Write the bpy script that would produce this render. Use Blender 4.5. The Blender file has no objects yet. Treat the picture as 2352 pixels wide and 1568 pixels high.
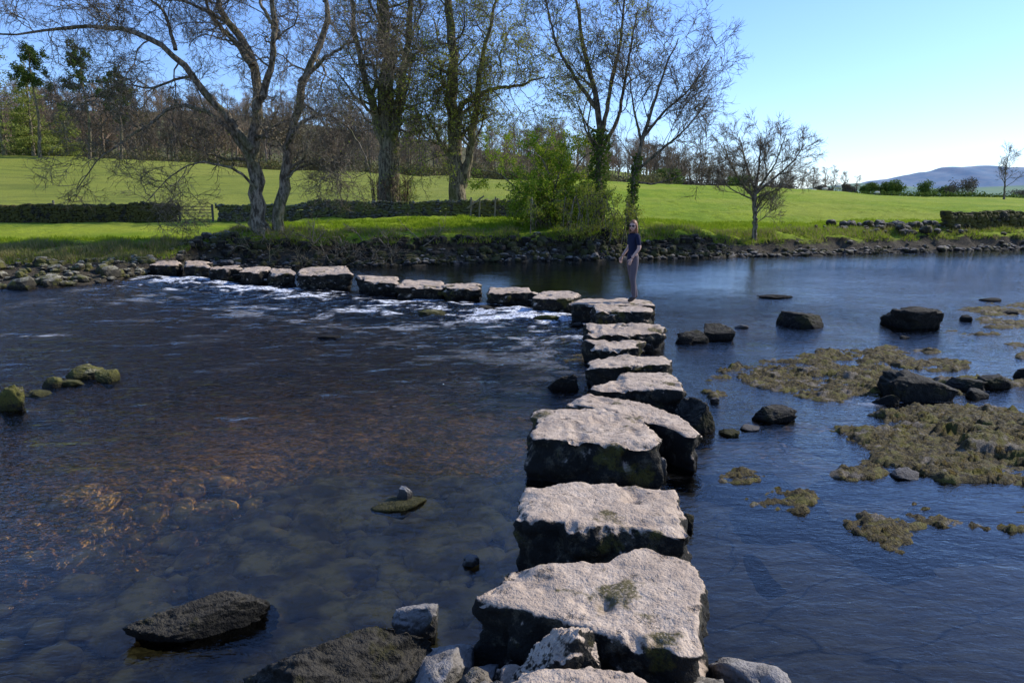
import bpy, bmesh, math, random
import numpy as np
from mathutils import Vector, Matrix, noise as mnoise
rng=np.random.RandomState(7)
random.seed(7)
scene=bpy.context.scene
COL=scene.collection

# ---------------------------------------------------------------- noise
TAB=rng.rand(256,256).astype(np.float64)
def vnoise(x,y,seed=0):
    x=np.asarray(x,float)+seed*17.31; y=np.asarray(y,float)+seed*9.77
    xi=np.floor(x).astype(int); yi=np.floor(y).astype(int)
    fx=x-xi; fy=y-yi
    fx=fx*fx*fx*(fx*(fx*6-15)+10); fy=fy*fy*fy*(fy*(fy*6-15)+10)
    a=TAB[xi&255,yi&255]; b=TAB[(xi+1)&255,yi&255]; c=TAB[xi&255,(yi+1)&255]; d=TAB[(xi+1)&255,(yi+1)&255]
    return (a*(1-fx)+b*fx)*(1-fy)+(c*(1-fx)+d*fx)*fy
def fbm(x,y,oct=4,seed=0,g=0.5):
    r=0;a=1;t=0
    for i in range(oct):
        r=r+a*(vnoise(x,y,seed+i*3)*2-1); t+=a; a*=g; x=np.asarray(x)*2.03; y=np.asarray(y)*2.03
    return r/t
TAB3=rng.rand(64,64,64)
def vn3(p,seed=0):
    p=p+seed*5.37
    i=np.floor(p).astype(int); f=p-i; f=f*f*(3-2*f); r=0
    for dx in (0,1):
        for dy in (0,1):
            for dz in (0,1):
                w=(f[...,0] if dx else 1-f[...,0])*(f[...,1] if dy else 1-f[...,1])*(f[...,2] if dz else 1-f[...,2])
                r=r+w*TAB3[(i[...,0]+dx)&63,(i[...,1]+dy)&63,(i[...,2]+dz)&63]
    return r
def fb3(p,oct=4,seed=0,g=0.5):
    r=0;a=1;t=0
    for k in range(oct):
        r=r+a*(vn3(p,seed+k)*2-1); t+=a; a*=g; p=p*2.03
    return r/t
def sm(x,a,b):
    t=np.clip((np.asarray(x,float)-a)/(b-a),0,1); return t*t*(3-2*t)

# ---------------------------------------------------------------- mesh helper
def mesh_np(name,V,F,mat=None,smooth=True,parent=None,attrs=None):
    V=np.asarray(V,np.float32).reshape(-1,3); F=np.asarray(F,np.int32); n=F.shape[1]
    me=bpy.data.meshes.new(name)
    me.vertices.add(len(V)); me.vertices.foreach_set('co',V.ravel())
    me.loops.add(F.size); me.loops.foreach_set('vertex_index',F.ravel())
    me.polygons.add(len(F)); me.polygons.foreach_set('loop_start',np.arange(0,F.size,n,dtype=np.int32))
    me.polygons.foreach_set('use_smooth',np.full(len(F),smooth,dtype=bool))
    if mat: me.materials.append(mat)
    if attrs:
        for k,v in attrs.items():
            a=me.attributes.new(k,'FLOAT','POINT'); a.data.foreach_set('value',np.asarray(v,np.float32).ravel())
    me.update(calc_edges=True)
    ob=bpy.data.objects.new(name,me); COL.objects.link(ob)
    if parent: ob.parent=parent
    return ob
def empty(name,loc=(0,0,0)):
    e=bpy.data.objects.new(name,None); e.location=loc; COL.objects.link(e); return e
def gridfaces(nr,nc):
    i=np.arange(nr-1)[:,None]; j=np.arange(nc-1)[None,:]
    a=i*nc+j
    return np.stack([a,a+1,a+nc+1,a+nc],-1).reshape(-1,4)

# ---------------------------------------------------------------- material helper
class NT:
    def __init__(s,name):
        s.m=bpy.data.materials.new(name); s.m.use_nodes=True; s.t=s.m.node_tree; s.t.nodes.clear()
        s.out=s.n('ShaderNodeOutputMaterial')
    def n(s,typ,**k):
        nd=s.t.nodes.new(typ)
        for a,b in k.items(): setattr(nd,a,b)
        return nd
    def l(s,a,b): s.t.links.new(a,b)
    def set(s,sock,v):
        if isinstance(v,bpy.types.NodeSocket): s.l(v,sock)
        else:
            if isinstance(v,(tuple,list)) and len(v)==3 and sock.type=='RGBA': v=(*v,1)
            sock.default_value=v
    def coord(s,scale=(1,1,1)):
        g=s.n('ShaderNodeNewGeometry'); m=s.n('ShaderNodeMapping'); s.l(g.outputs['Position'],m.inputs[0]); m.inputs['Scale'].default_value=scale
        return m.outputs[0]
    def noise(s,vec,scale,detail=4,rough=.55,dist=0):
        n=s.n('ShaderNodeTexNoise'); s.l(vec,n.inputs['Vector']); n.inputs['Scale'].default_value=scale; n.inputs['Detail'].default_value=min(detail,5)
        n.inputs['Roughness'].default_value=rough; n.inputs['Distortion'].default_value=dist
        return n.outputs[0]
    def ramp(s,fac,a,b,c0=0,c1=1):
        n=s.n('ShaderNodeMapRange'); n.interpolation_type='SMOOTHSTEP'; s.set(n.inputs[0],fac)
        n.inputs[1].default_value=a; n.inputs[2].default_value=b; n.inputs[3].default_value=c0; n.inputs[4].default_value=c1
        return n.outputs[0]
    def math(s,op,a,b=0):
        n=s.n('ShaderNodeMath',operation=op); s.set(n.inputs[0],a); s.set(n.inputs[1],b); return n.outputs[0]
    def mix(s,f,a,b):
        n=s.n('ShaderNodeMix',data_type='RGBA'); s.set(n.inputs[0],f); s.set(n.inputs[6],a); s.set(n.inputs[7],b); return n.outputs[2]
    def bump(s,h,strength=.5,dist=.02,normal=None):
        n=s.n('ShaderNodeBump'); n.inputs['Strength'].default_value=strength; n.inputs['Distance'].default_value=dist; s.l(h,n.inputs['Height'])
        if normal: s.l(normal,n.inputs['Normal'])
        return n.outputs[0]
    def pos(s):
        g=s.n('ShaderNodeNewGeometry'); x=s.n('ShaderNodeSeparateXYZ'); s.l(g.outputs['Position'],x.inputs[0]); return x.outputs
    def nz(s):
        g=s.n('ShaderNodeNewGeometry'); x=s.n('ShaderNodeSeparateXYZ'); s.l(g.outputs['Normal'],x.inputs[0]); return x.outputs[2]
    def principled(s,col,rough=.8,normal=None,spec=.3):
        p=s.n('ShaderNodeBsdfPrincipled'); s.set(p.inputs['Base Color'],col); s.set(p.inputs['Roughness'],rough); s.set(p.inputs['Specular IOR Level'],spec)
        if normal: s.l(normal,p.inputs['Normal'])
        return p.outputs[0]
    def done(s,sh): s.l(sh,s.out.inputs[0]); return s.m

def mat_rock(name,top1,top2,side1,side2,moss=(.10,.085,.015),mossamt=.3,edge=(.45,.8),wet=True,bs=1.0,grain=.5):
    t=NT(name); c=t.coord()
    n1=t.noise(c,3.5,5,.6); n2=t.noise(c,14,5,.65); n3=t.noise(c,55,3,.6); n4=t.noise(c,6,5,.75); n6=t.noise(c,1.7,4,.6)
    top=t.mix(t.ramp(n2,.38,.62),top1,top2)
    top=t.mix(t.ramp(n6,.4,.62,0,.55),top,tuple(x*y for x,y in zip(top2,(.85,.82,.80))))
    top=t.mix(t.ramp(n4,.57,.66,0,.75),top,tuple(x*.35 for x in top2))
    top=t.mix(t.ramp(n3,.52,.7,0,grain),top,tuple(x*.45 for x in top2))
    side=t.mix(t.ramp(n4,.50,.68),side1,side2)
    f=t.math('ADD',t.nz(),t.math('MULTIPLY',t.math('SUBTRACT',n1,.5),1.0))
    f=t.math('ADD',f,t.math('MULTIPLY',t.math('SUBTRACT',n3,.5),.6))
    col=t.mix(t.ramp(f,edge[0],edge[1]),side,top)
    mf=t.ramp(t.noise(c,2.2,5,.65),.62-mossamt*.4,.70-mossamt*.4,0,.9)
    mf=t.math('MULTIPLY',mf,t.ramp(n3,.35,.5,.35,1))
    col=t.mix(mf,col,t.mix(n2,moss,tuple(x*.4 for x in moss)))
    if wet:
        w=t.ramp(t.math('ADD',t.pos()[2],t.math('MULTIPLY',t.math('SUBTRACT',n1,.5),.12)),.03,.12,.35,1)
        v=t.n('ShaderNodeVectorMath',operation='SCALE'); t.l(col,v.inputs[0]); t.l(w,v.inputs[3]); col=v.outputs[0]
    h=t.math('ADD',t.math('MULTIPLY',n2,.6),t.math('MULTIPLY',n3,.35)); h=t.math('SUBTRACT',h,t.ramp(n4,.57,.7,0,.35))
    return t.done(t.principled(col,.85,t.bump(h,.9,.045*bs),.25))
M_step=mat_rock('stepping_stone_mat',(.60,.475,.355),(.44,.34,.25),(.012,.011,.008),(.10,.085,.055),moss=(.10,.085,.015),mossamt=.13,edge=(.5,.78),grain=.25)  # dark upright sides: moss and lichen, plus their shade put into the colour
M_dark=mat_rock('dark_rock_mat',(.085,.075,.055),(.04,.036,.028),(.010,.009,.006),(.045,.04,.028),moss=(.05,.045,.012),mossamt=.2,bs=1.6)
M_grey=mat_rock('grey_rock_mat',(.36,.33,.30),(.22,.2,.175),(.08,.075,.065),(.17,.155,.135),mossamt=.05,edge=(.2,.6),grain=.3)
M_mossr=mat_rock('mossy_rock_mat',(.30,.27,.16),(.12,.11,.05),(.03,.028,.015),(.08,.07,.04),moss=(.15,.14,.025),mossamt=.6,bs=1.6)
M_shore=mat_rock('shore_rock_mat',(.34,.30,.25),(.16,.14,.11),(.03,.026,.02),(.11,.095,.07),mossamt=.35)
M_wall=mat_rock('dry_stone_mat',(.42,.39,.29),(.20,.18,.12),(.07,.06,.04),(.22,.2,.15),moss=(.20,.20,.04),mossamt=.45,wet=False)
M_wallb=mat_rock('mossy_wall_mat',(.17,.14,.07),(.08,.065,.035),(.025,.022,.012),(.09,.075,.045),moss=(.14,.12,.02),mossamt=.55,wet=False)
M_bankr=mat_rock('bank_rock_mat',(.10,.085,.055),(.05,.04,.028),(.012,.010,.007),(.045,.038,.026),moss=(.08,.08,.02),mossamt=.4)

def mat_bark(name,c1,c2,green=(.14,.15,.04),ga=.4):
    t=NT(name); c=t.coord((1,1,.35)); n=t.noise(c,9,5,.7); n2=t.noise(c,1.6,3)
    col=t.mix(t.ramp(n,.40,.62),c1,c2); col=t.mix(t.ramp(n2,.5,.65,0,ga),col,green)
    return t.done(t.principled(col,.9,t.bump(n,1,.09),.15))
M_bark=mat_bark('bark_mat',(.075,.06,.04),(.34,.28,.19))
M_bark2=mat_bark('dark_bark_mat',(.065,.052,.034),(.28,.225,.14),ga=.5)
M_twigfar=mat_bark('distant_twig_mat',(.20,.145,.10),(.30,.22,.15),(.2,.2,.07),.35)
M_twigfar2=mat_bark('distant_twig_dark_mat',(.13,.10,.075),(.21,.165,.12),(.14,.15,.05),.3)

def mat_leaf(name,c1,c2,tr=.45):
    t=NT(name); c=t.coord(); n=t.noise(c,2.3,2); n2=t.noise(c,40,1)
    col=t.mix(t.ramp(n,.35,.65),c1,c2); col=t.mix(t.math('MULTIPLY',n2,.5),col,tuple(x*.5 for x in c1))
    d=t.n('ShaderNodeBsdfDiffuse'); t.set(d.inputs[0],col); tl=t.n('ShaderNodeBsdfTranslucent'); t.set(tl.inputs[0],col)
    m=t.n('ShaderNodeMixShader'); m.inputs[0].default_value=tr; t.l(d.outputs[0],m.inputs[1]); t.l(tl.outputs[0],m.inputs[2])
    return t.done(m.outputs[0])
M_leafy=mat_leaf('spring_leaf_mat',(.36,.40,.05),(.50,.50,.08))
M_bush=mat_leaf('hawthorn_leaf_mat',(.17,.28,.02),(.30,.40,.04))
M_ivy=mat_leaf('ivy_leaf_mat',(.07,.12,.02),(.15,.21,.04),.25)
M_yew=mat_leaf('conifer_mat',(.22,.27,.06),(.36,.38,.10),.35)
M_pine=mat_leaf('pine_mat',(.06,.10,.025),(.11,.15,.04),.2)
M_hedge=mat_leaf('hedge_mat',(.09,.15,.03),(.15,.20,.05),.3)
M_brush=mat_leaf('undergrowth_mat',(.17,.14,.07),(.18,.20,.07),.3)
M_grassb=mat_leaf('grass_blade_mat',(.20,.30,.018),(.33,.41,.035),.5)
M_drygrass=mat_leaf('dry_grass_mat',(.34,.28,.12),(.20,.22,.06),.4)

# ---------------------------------------------------------------- camera / light / sky
p=math.atan(334/1764)
cam=bpy.data.cameras.new('camera'); cam.lens=27; cam.sensor_width=36; cam.clip_end=20000; cam.clip_start=.05
co=bpy.data.objects.new('camera',cam); co.location=(0,0,2.6); co.rotation_euler=(math.pi/2-p,0,0); COL.objects.link(co); scene.camera=co
EL=math.radians(36); AZ=math.radians(68)   # azimuth clockwise from +Y
sd=Vector((math.sin(AZ)*math.cos(EL),math.cos(AZ)*math.cos(EL),math.sin(EL)))
sl=bpy.data.lights.new('sun','SUN'); sl.energy=5; sl.angle=math.radians(.5); sl.color=(1,.94,.83)
so=bpy.data.objects.new('sun',sl); so.rotation_euler=sd.to_track_quat('Z','Y').to_euler(); so.location=(40,20,40); COL.objects.link(so)
w=bpy.data.worlds.new('World'); scene.world=w; w.use_nodes=True; nt=w.node_tree; bg=nt.nodes['Background']
sk=nt.nodes.new('ShaderNodeTexSky'); sk.sky_type='NISHITA'; sk.sun_disc=False; sk.sun_elevation=EL; sk.sun_rotation=AZ
sk.altitude=300; sk.air_density=1.0; sk.dust_density=.45; sk.ozone_density=2.2
vm=nt.nodes.new('ShaderNodeVectorMath'); vm.operation='MULTIPLY'; vm.inputs[1].default_value=(.88,1.08,1.55)
nt.links.new(sk.outputs[0],vm.inputs[0]); nt.links.new(vm.outputs[0],bg.inputs[0]); bg.inputs[1].default_value=.15
scene.view_settings.view_transform='Standard'; scene.view_settings.look='None'; scene.view_settings.exposure=0

# ---------------------------------------------------------------- terrain
WX=[-400,-60,-19,-14.7,-12.8,-12.1,-11.6,-7.7,-3,.4,4.1,7.9,12,16.5,21.3,25.3,39.7,120,600]
WY=[-60,14,21.1,21.9,23.1,26,28.5,28.6,29.8,31.2,32,33,33.9,35.5,36.9,38.1,40.8,52,90]
def yw(X): return np.interp(X,WX,WY)
def tz(X,Y):
    X=np.asarray(X,float);Y=np.asarray(Y,float)
    d=Y-yw(X)+.9*fbm(X*.7,Y*.5,4,5)*sm(Y,10,20)
    left=np.interp(d,[-6,-1.5,0,3,6,8,14,20],[-1,-.35,.0,.42,.72,.9,1.0,1.12])
    mid=np.interp(d,[-6,-1.5,0,.45,.9,1.5,2.6,6,12,18],[-1,-.45,-.03,.16,.70,1.0,1.12,1.2,1.32,1.35])
    right=np.interp(d,[-6,-1.5,0,1,1.8,2.8,8,12,18],[-1,-.4,-.02,.14,.6,.85,1.0,1.2,1.3])
    a=sm(X,-12.8,-11.3); b=sm(X,7,11)
    z=left*(1-a)+mid*a*(1-b)+right*b
    z=z+.25*np.exp(-(((X+3)/4)**2+((Y-40)/3)**2))
    Xe=X*120/np.maximum(Y,120)
    A=np.interp(Xe,[-90,-78,-45,-5,20,42,60,90],[8.4,8.0,6.3,4.0,3.4,2.0,.8,.3])
    z=z+A*sm(Y,44,128)*.999
    bb=X/np.maximum(Y,1)
    Hh=np.interp(bb,[-1.2,-.9,-.67,-.37,-.1,.1,.2,.33],[38,38,36,36,24,12,6,0])
    z=z+Hh*sm(Y,135,420)
    z=z+.10*fbm(X*.35,Y*.35,4,9)*sm(d,.3,4)+.12*fbm(X*1.4,Y*1.4,4,2,.6)*sm(d,-1,.5)*(1-sm(Y,60,100))
    z=z+.7*fbm(X*.05,Y*.05,3,3)*sm(Y,60,120)
    return z
def tz1(x,y): return float(tz(x,y))
xs=np.concatenate([-np.geomspace(1500,45,40),np.arange(-44,-26,.5),np.arange(-26,34,.15),np.arange(34,60,.6),np.geomspace(61,2000,45)])
ds=np.concatenate([np.arange(-6,-1,.6),np.arange(-1,9,.12),np.arange(9,22,.35),np.geomspace(22,3500,110)])
X,D=np.meshgrid(xs,ds); Y=yw(X)+D
Z=tz(X,Y)
t=NT('bank_and_field_mat'); c=t.coord(); P=t.pos(); nz=t.nz()
n1=t.noise(c,.35,5); n2=t.noise(c,5,5,.7); n3=t.noise(c,30,3); n4=t.noise(c,.06,4); n5=t.noise(c,1.3,5,.7)
g=t.mix(t.ramp(n1,.35,.65),(.19,.28,.012),(.28,.35,.02)); g=t.mix(t.ramp(n2,.4,.7,0,.65),g,(.085,.14,.01))
g=t.mix(t.ramp(n5,.5,.68,0,.5),g,(.12,.18,.013))
g=t.mix(t.ramp(n4,.45,.62,0,.55),g,(.32,.34,.045))
lft=t.math('MULTIPLY',t.ramp(P[0],-8,8,1,0),t.ramp(P[1],44,60)); g=t.mix(t.math('MULTIPLY',lft,.6),g,(.24,.235,.055))
g=t.mix(t.math('MULTIPLY',lft,t.ramp(t.noise(t.coord((.25,1,1)),.5,5,.7),.48,.62,0,.5)),g,(.09,.12,.025))  # dark streaks painted into the left field, standing in for streaky shadows
shb=t.math('MULTIPLY',t.ramp(P[0],-13,-11,1,0),t.ramp(P[2],.95,.6,0,.85)); g=t.mix(shb,g,(.28,.23,.10))
soil=t.mix(t.ramp(n2,.35,.65),(.014,.011,.007),(.06,.048,.027)); grav=t.mix(t.ramp(n3,.35,.6),(.05,.042,.03),(.17,.15,.12))
gf=t.ramp(t.math('ADD',nz,t.math('MULTIPLY',t.math('SUBTRACT',n2,.5),.35)),.82,.94)
col=t.mix(gf,soil,g)
lo=t.ramp(t.math('ADD',P[2],t.math('MULTIPLY',t.math('SUBTRACT',n2,.5),.6)),.34,.60); col=t.mix(lo,t.mix(.35,soil,grav),col)
wd=t.math('MULTIPLY',t.ramp(P[1],135,160),t.ramp(P[0],5,70,1,0)); col=t.mix(wd,col,t.mix(t.ramp(t.noise(c,.2,5,.7),.4,.6),(.10,.085,.05),(.14,.145,.055)))
M_ground=t.done(t.principled(col,.95,t.bump(t.math('ADD',n2,t.math('MULTIPLY',n3,.4)),.8,.12),.1))
mesh_np('ground',np.stack([X,Y,Z],-1),gridfaces(*X.shape),M_ground)

# ---------------------------------------------------------------- river bed
xs=np.concatenate([-np.geomspace(400,16,24),np.arange(-15.5,13,.12),np.geomspace(13,600,34)])
ys=np.concatenate([np.arange(-60,-2,4),np.arange(-2,2,.3),np.arange(2,12,.08),np.arange(12,34,.3),np.arange(34,100,3)])
X,Y=np.meshgrid(xs,ys)
dep=-.36-.28*sm(Y,6,12)*(1-sm(X,0,3))+.17*sm(X,1.0,2.0)*(1-sm(Y,8,12))
Zb=dep+.07*fbm(X*1.1,Y*1.1,4,4)+.03*fbm(X*5,Y*5,2,6)*(1-sm(X,.8,1.6))
Zb=Zb+(1-sm(Y,.4,3.3))*.91
far=sm(Y-yw(X),-3,0); Zb=Zb-.6*far
t=NT('river_bed_mat'); c=t.coord(); P=t.pos()
nn=t.noise(c,4,5,.7); nf=t.noise(c,18,5,.7)
cob=t.mix(t.ramp(nf,.35,.65),(.16,.085,.02),(.50,.30,.08)); cob=t.mix(t.ramp(nn,.45,.62,0,.75),cob,(.08,.05,.016))
cs=t.coord((1,2.2,1)); nd=t.n('ShaderNodeVectorMath',operation='ADD'); nw=t.n('ShaderNodeTexNoise'); t.l(cs,nw.inputs[0]); nw.inputs['Scale'].default_value=1.1
sc=t.n('ShaderNodeVectorMath',operation='SCALE'); t.l(nw.outputs['Color'],sc.inputs[0]); sc.inputs[3].default_value=.9
t.l(cs,nd.inputs[0]); t.l(sc.outputs[0],nd.inputs[1])
vs=t.n('ShaderNodeTexVoronoi',feature='DISTANCE_TO_EDGE'); t.l(nd.outputs[0],vs.inputs['Vector']); vs.inputs['Scale'].default_value=.7
slab=t.mix(t.ramp(t.noise(t.coord((1,5,1)),3,5,.7),.35,.65),(.26,.17,.10),(.52,.36,.22)); slab=t.mix(t.ramp(vs.outputs['Distance'],.0,.022,.9,0),slab,(.05,.035,.02))
slab=t.mix(t.ramp(nn,.45,.65,0,.5),slab,(.14,.095,.06))
col=t.mix(t.ramp(t.math('ADD',P[0],t.math('MULTIPLY',nn,.6)),1.0,1.8),cob,slab)
dk=t.math('MULTIPLY',t.ramp(t.math('ADD',P[1],t.math('MULTIPLY',nn,4)),8.5,16),t.ramp(P[0],2,6,.95,.75)); col=t.mix(dk,col,(.03,.024,.012))  # deeper bed darkened in colour, standing in for light the water absorbs
dl=t.ramp(t.math('ADD',P[0],t.math('MULTIPLY',nn,2)),-5,-1.6,.75,0); col=t.mix(dl,col,(.05,.034,.014))  # left deeps darkened likewise, absorbed light put into the bed colour
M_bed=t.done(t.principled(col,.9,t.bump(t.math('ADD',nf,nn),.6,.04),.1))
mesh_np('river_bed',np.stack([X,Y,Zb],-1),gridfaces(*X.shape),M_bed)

# ---------------------------------------------------------------- water
LX=[-12,-10,-8,-6.5,-5.2,-3.6,-2.2,-1.2,0,1.1,2.1,2.5]; LY=[25.5,25,23,22.2,21.7,20.2,19.7,19.3,18.5,17.3,16.3,15.3]
xs=np.concatenate([-np.geomspace(400,17,22),np.arange(-16.5,13,.07),np.geomspace(13,600,60)])
ys=np.concatenate([np.arange(-60,0,5),np.arange(0,3,.3),np.arange(3,27,.055),np.arange(27,45,.25),np.arange(45,120,5)])
X,Y=np.meshgrid(xs,ys)
s=np.interp(X,LX,LY)-Y
inr=sm(X,-13,-11.5)*(1-sm(X,1.6,2.6))
rap=inr*sm(s,-.1,.5)*np.exp(-np.maximum(s-2.0,0)/2.2)
side_r=sm(X,2.6,3.5)
fine=sm(X,-17,-15)*(1-sm(X,12,14))*sm(Y,2.5,3.5)*(1-sm(Y,27,29))
amp=.003+.055*rap+.012*inr*sm(s,0,2)*sm(Y,6,11)
Zw=amp*(fbm(X*1.5,Y*2.4,3,11)*1.2+.6*(1-2*np.abs(fbm(X*1.1+3,Y*2.6,2,14))))*fine
fn=fbm(X*1.9+.5*Y,Y*4.2,5,21,.7)
gap=fbm(X*.8,Y*.8,2,31)
foam=np.minimum(rap*1.15,1)**1.3*sm(fn+.38*np.exp(-((s-1.1)/1.0)**2)*inr+.55*gap+.12*np.exp(-((X+.5)/1.8)**2),.26,.50)
foam=np.maximum(foam,.8*np.exp(-(((X-5.0)/.5)**2+((Y-9.6)/.2)**2))*sm(fbm(X*3,Y*6,4,8,.7),-.05,.2))
foam=np.maximum(foam,.5*np.exp(-(((X+9)/.5)**2+((Y-14.3)/.2)**2))*sm(fbm(X*4,Y*7,4,9,.7),.05,.3))
rough=.11+.22*sm(Y,6,10)+.80*inr*sm(s,0,3)*sm(Y,7.5,12)+.25*side_r*sm(Y,9,18)+.80*sm(-X,1.2,4.5)*sm(Y,4.6,8)
rough=np.clip(rough*(1+.4*fbm(X*.5,Y*.7,3,17)),.04,1.25)
calm=sm(-s,-.2,.8)*(1-sm(X,6,12))*sm(Y,18.0,22)+sm(Y-(yw(X)-9),0,7)*sm(X,4,10)
rough=rough*(1-.78*np.clip(calm,0,1))
t=NT('river_water_mat')
c1=t.coord((1,1.9,1)); mp=t.n('ShaderNodeMapping'); t.l(c1,mp.inputs[0]); mp.inputs['Rotation'].default_value=(0,0,.35)
at=t.n('ShaderNodeAttribute',attribute_name='rough'); af=t.n('ShaderNodeAttribute',attribute_name='foam')
w1=t.noise(mp.outputs[0],2.6,3,.5,.3); w2=t.noise(mp.outputs[0],7,3,.6,.6); w3=t.noise(mp.outputs[0],20,2,.5,.3)
h=t.math('ADD',t.math('MULTIPLY',w1,.42),t.math('MULTIPLY',w2,.40)); h=t.math('ADD',h,t.math('MULTIPLY',w3,.11))
h=t.math('MULTIPLY',h,at.outputs['Fac'])
bn=t.bump(h,1.0,.14)
fr=t.n('ShaderNodeFresnel'); fr.inputs[0].default_value=1.38; t.l(bn,fr.inputs['Normal'])
gl=t.n('ShaderNodeBsdfGlossy'); gl.inputs['Roughness'].default_value=.02; t.l(bn,gl.inputs['Normal']); gl.inputs[0].default_value=(1,1,1,1)
tr=t.n('ShaderNodeBsdfTransparent'); tr.inputs[0].default_value=(.96,.87,.68,1)
mx=t.n('ShaderNodeMixShader'); t.l(fr.outputs[0],mx.inputs[0]); t.l(tr.outputs[0],mx.inputs[1]); t.l(gl.outputs[0],mx.inputs[2])
fo=t.n('ShaderNodeBsdfDiffuse'); fo.inputs[0].default_value=(.9,.92,.95,1)
fm=t.n('ShaderNodeMixShader'); ff=t.math('MULTIPLY',af.outputs['Fac'],t.ramp(t.noise(t.coord((1,2.5,1)),13,5,.75),.43,.53))
t.l(ff,fm.inputs[0]); t.l(mx.outputs[0],fm.inputs[1]); t.l(fo.outputs[0],fm.inputs[2])
M_water=t.done(fm.outputs[0])
mesh_np('river_water',np.stack([X,Y,Zw],-1),gridfaces(*X.shape),M_water,attrs={'foam':foam,'rough':rough})

# ---------------------------------------------------------------- stepping stones
def ray_r(poly,c,ang):
    out=np.zeros(len(ang)); n=len(poly)
    for k,a in enumerate(ang):
        d=(math.cos(a),math.sin(a)); best=0
        for i in range(n):
            x1,y1=poly[i][0]-c[0],poly[i][1]-c[1]; x2,y2=poly[(i+1)%n][0]-c[0],poly[(i+1)%n][1]-c[1]
            ex,ey=x2-x1,y2-y1; den=d[0]*ey-d[1]*ex
            if abs(den)<1e-9: continue
            tt=(x1*ey-y1*ex)/den; uu=(x1*d[1]-y1*d[0])/den
            if tt>0 and -1e-6<=uu<=1+1e-6: best=max(best,tt)
        out[k]=best
    return out
def stone(name,poly,zt,seed,tilt=(0,0),flare=.03,n=150,mat=None,rough=1.0):
    c=np.mean(np.array(poly),0); ang=np.linspace(0,2*math.pi,n,endpoint=False)
    r=ray_r(poly,c,ang)
    for _ in range(2): r=.25*np.roll(r,1)+.5*r+.25*np.roll(r,-1)
    prof=[(g_,0) for g_ in np.linspace(0.02,.93,34)]+[(.965,-.008),(.985,-.025),(1.0,-.05)]
    for q in np.linspace(0,1,30)[1:]:
        prof.append((1.0+flare*q,-.05-(zt+.45)*q))
    G_=np.array([a[0] for a in prof])[:,None]; H_=np.array([a[1] for a in prof])[:,None]
    RR=r[None,:]*G_; X=c[0]+np.cos(ang)[None,:]*RR; Y=c[1]+np.sin(ang)[None,:]*RR
    Z=zt+H_+0*X+ (X-c[0])*tilt[0]*(H_>-.3)+(Y-c[1])*tilt[1]*(H_>-.3)
    Pn=np.stack([X,Y,Z],-1)
    side=sm(-H_,.0,.06); 
    n1=fb3(Pn*2.2,3,seed); n2=fb3(Pn*7,4,seed+9); n3=fb3(Pn*24,3,seed+4)
    out=(n1*.09+n2*.08+n3*.03)*side*rough+ (n1*.06+n2*.045+n3*.02)*sm(G_,.65,1)*(1-side)
    out=out-.03*side*rough*np.clip(np.sin(Z*26+n1*7),0,1)
    X=X+np.cos(ang)[None,:]*out; Y=Y+np.sin(ang)[None,:]*out
    pit=np.clip(fb3(Pn*4.5,3,seed+20)-.15,0,1)
    Z=Z+(1-side)*(n1*.035+n2*.016+n3*.005-pit*.09)*rough-.05*sm(n2,-.05,.4)*sm(G_,.78,1)*(1-side)
    V=np.stack([X,Y,Z],-1).reshape(-1,3); m=len(prof)
    i=np.arange(m-1)[:,None]; j=np.arange(n)[None,:]; j2=(j+1)%n
    F=np.stack([i*n+j,(i+1)*n+j,(i+1)*n+j2,i*n+j2],-1).reshape(-1,4)
    top=np.arange(n)
    V=np.vstack([V,[[c[0],c[1],float(Z[0].mean())]]]); k=len(V)-1
    F4=np.stack([np.full(n//2,k),top[0::2],top[1::2],np.roll(top,-2)[0::2]],-1)
    F=np.vstack([F,F4])
    return mesh_np(name,V,F,mat or M_step)
near=[([(-.10,2.5),(-.05,3.08),(.05,3.25),(.46,3.27),(.65,3.18),(.75,2.5)],.45,(0,0)),
([(-.27,3.89),(.06,4.23),(.59,4.29),(.79,4.47),(1.07,4.27),(1.10,4.0),(.90,3.40),(.80,3.36),(.49,3.52),(.15,3.68)],.46,(0.02,.05)),
([(0,5.0),(.1,5.55),(.69,5.64),(1.28,5.55),(1.14,4.78),(.51,4.86)],.42,(0,0)),
([(.15,6.80),(.22,7.75),(.93,7.79),(1.37,7.54),(1.34,6.55),(.76,6.60)],.42,(0,0)),
([(.63,8.14),(.82,8.52),(1.25,8.42),(1.76,7.82),(1.86,7.17),(1.73,6.95),(1.45,7.50)],.36,(-.05,0)),
([(.91,8.82),(1.46,9.48),(1.96,9.51),(2.08,9.2),(1.96,8.56),(1.38,8.66)],.4,(0,0))]
for i,(pl,z,tl) in enumerate(near): stone('stepping_stone',pl,z,i*3+1,tl,n=300 if i<4 else 200)
rects=[(1.1,2.25,10.15,10.75),(1.15,2.0,11.4,12.1),(1.2,2.65,12.8,13.6),(1.55,2.7,14.8,15.4),(1.25,2.9,15.85,16.8),(.55,1.5,17.2,18.1),(-.55,.55,18.5,19.5),(-1.75,-.8,19.2,20.3),(-2.9,-1.6,19.6,20.7),(-4.1,-2.95,20.4,21.5),(-6.0,-4.5,21.5,23.0),(-7.1,-6.25,22.3,23.3),(-8.1,-7.25,22.9,23.8),(-9.2,-8.3,23.5,24.4),(-10.7,-9.7,24.8,26.1),(-12.0,-11.05,25.5,26.7)]
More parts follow.
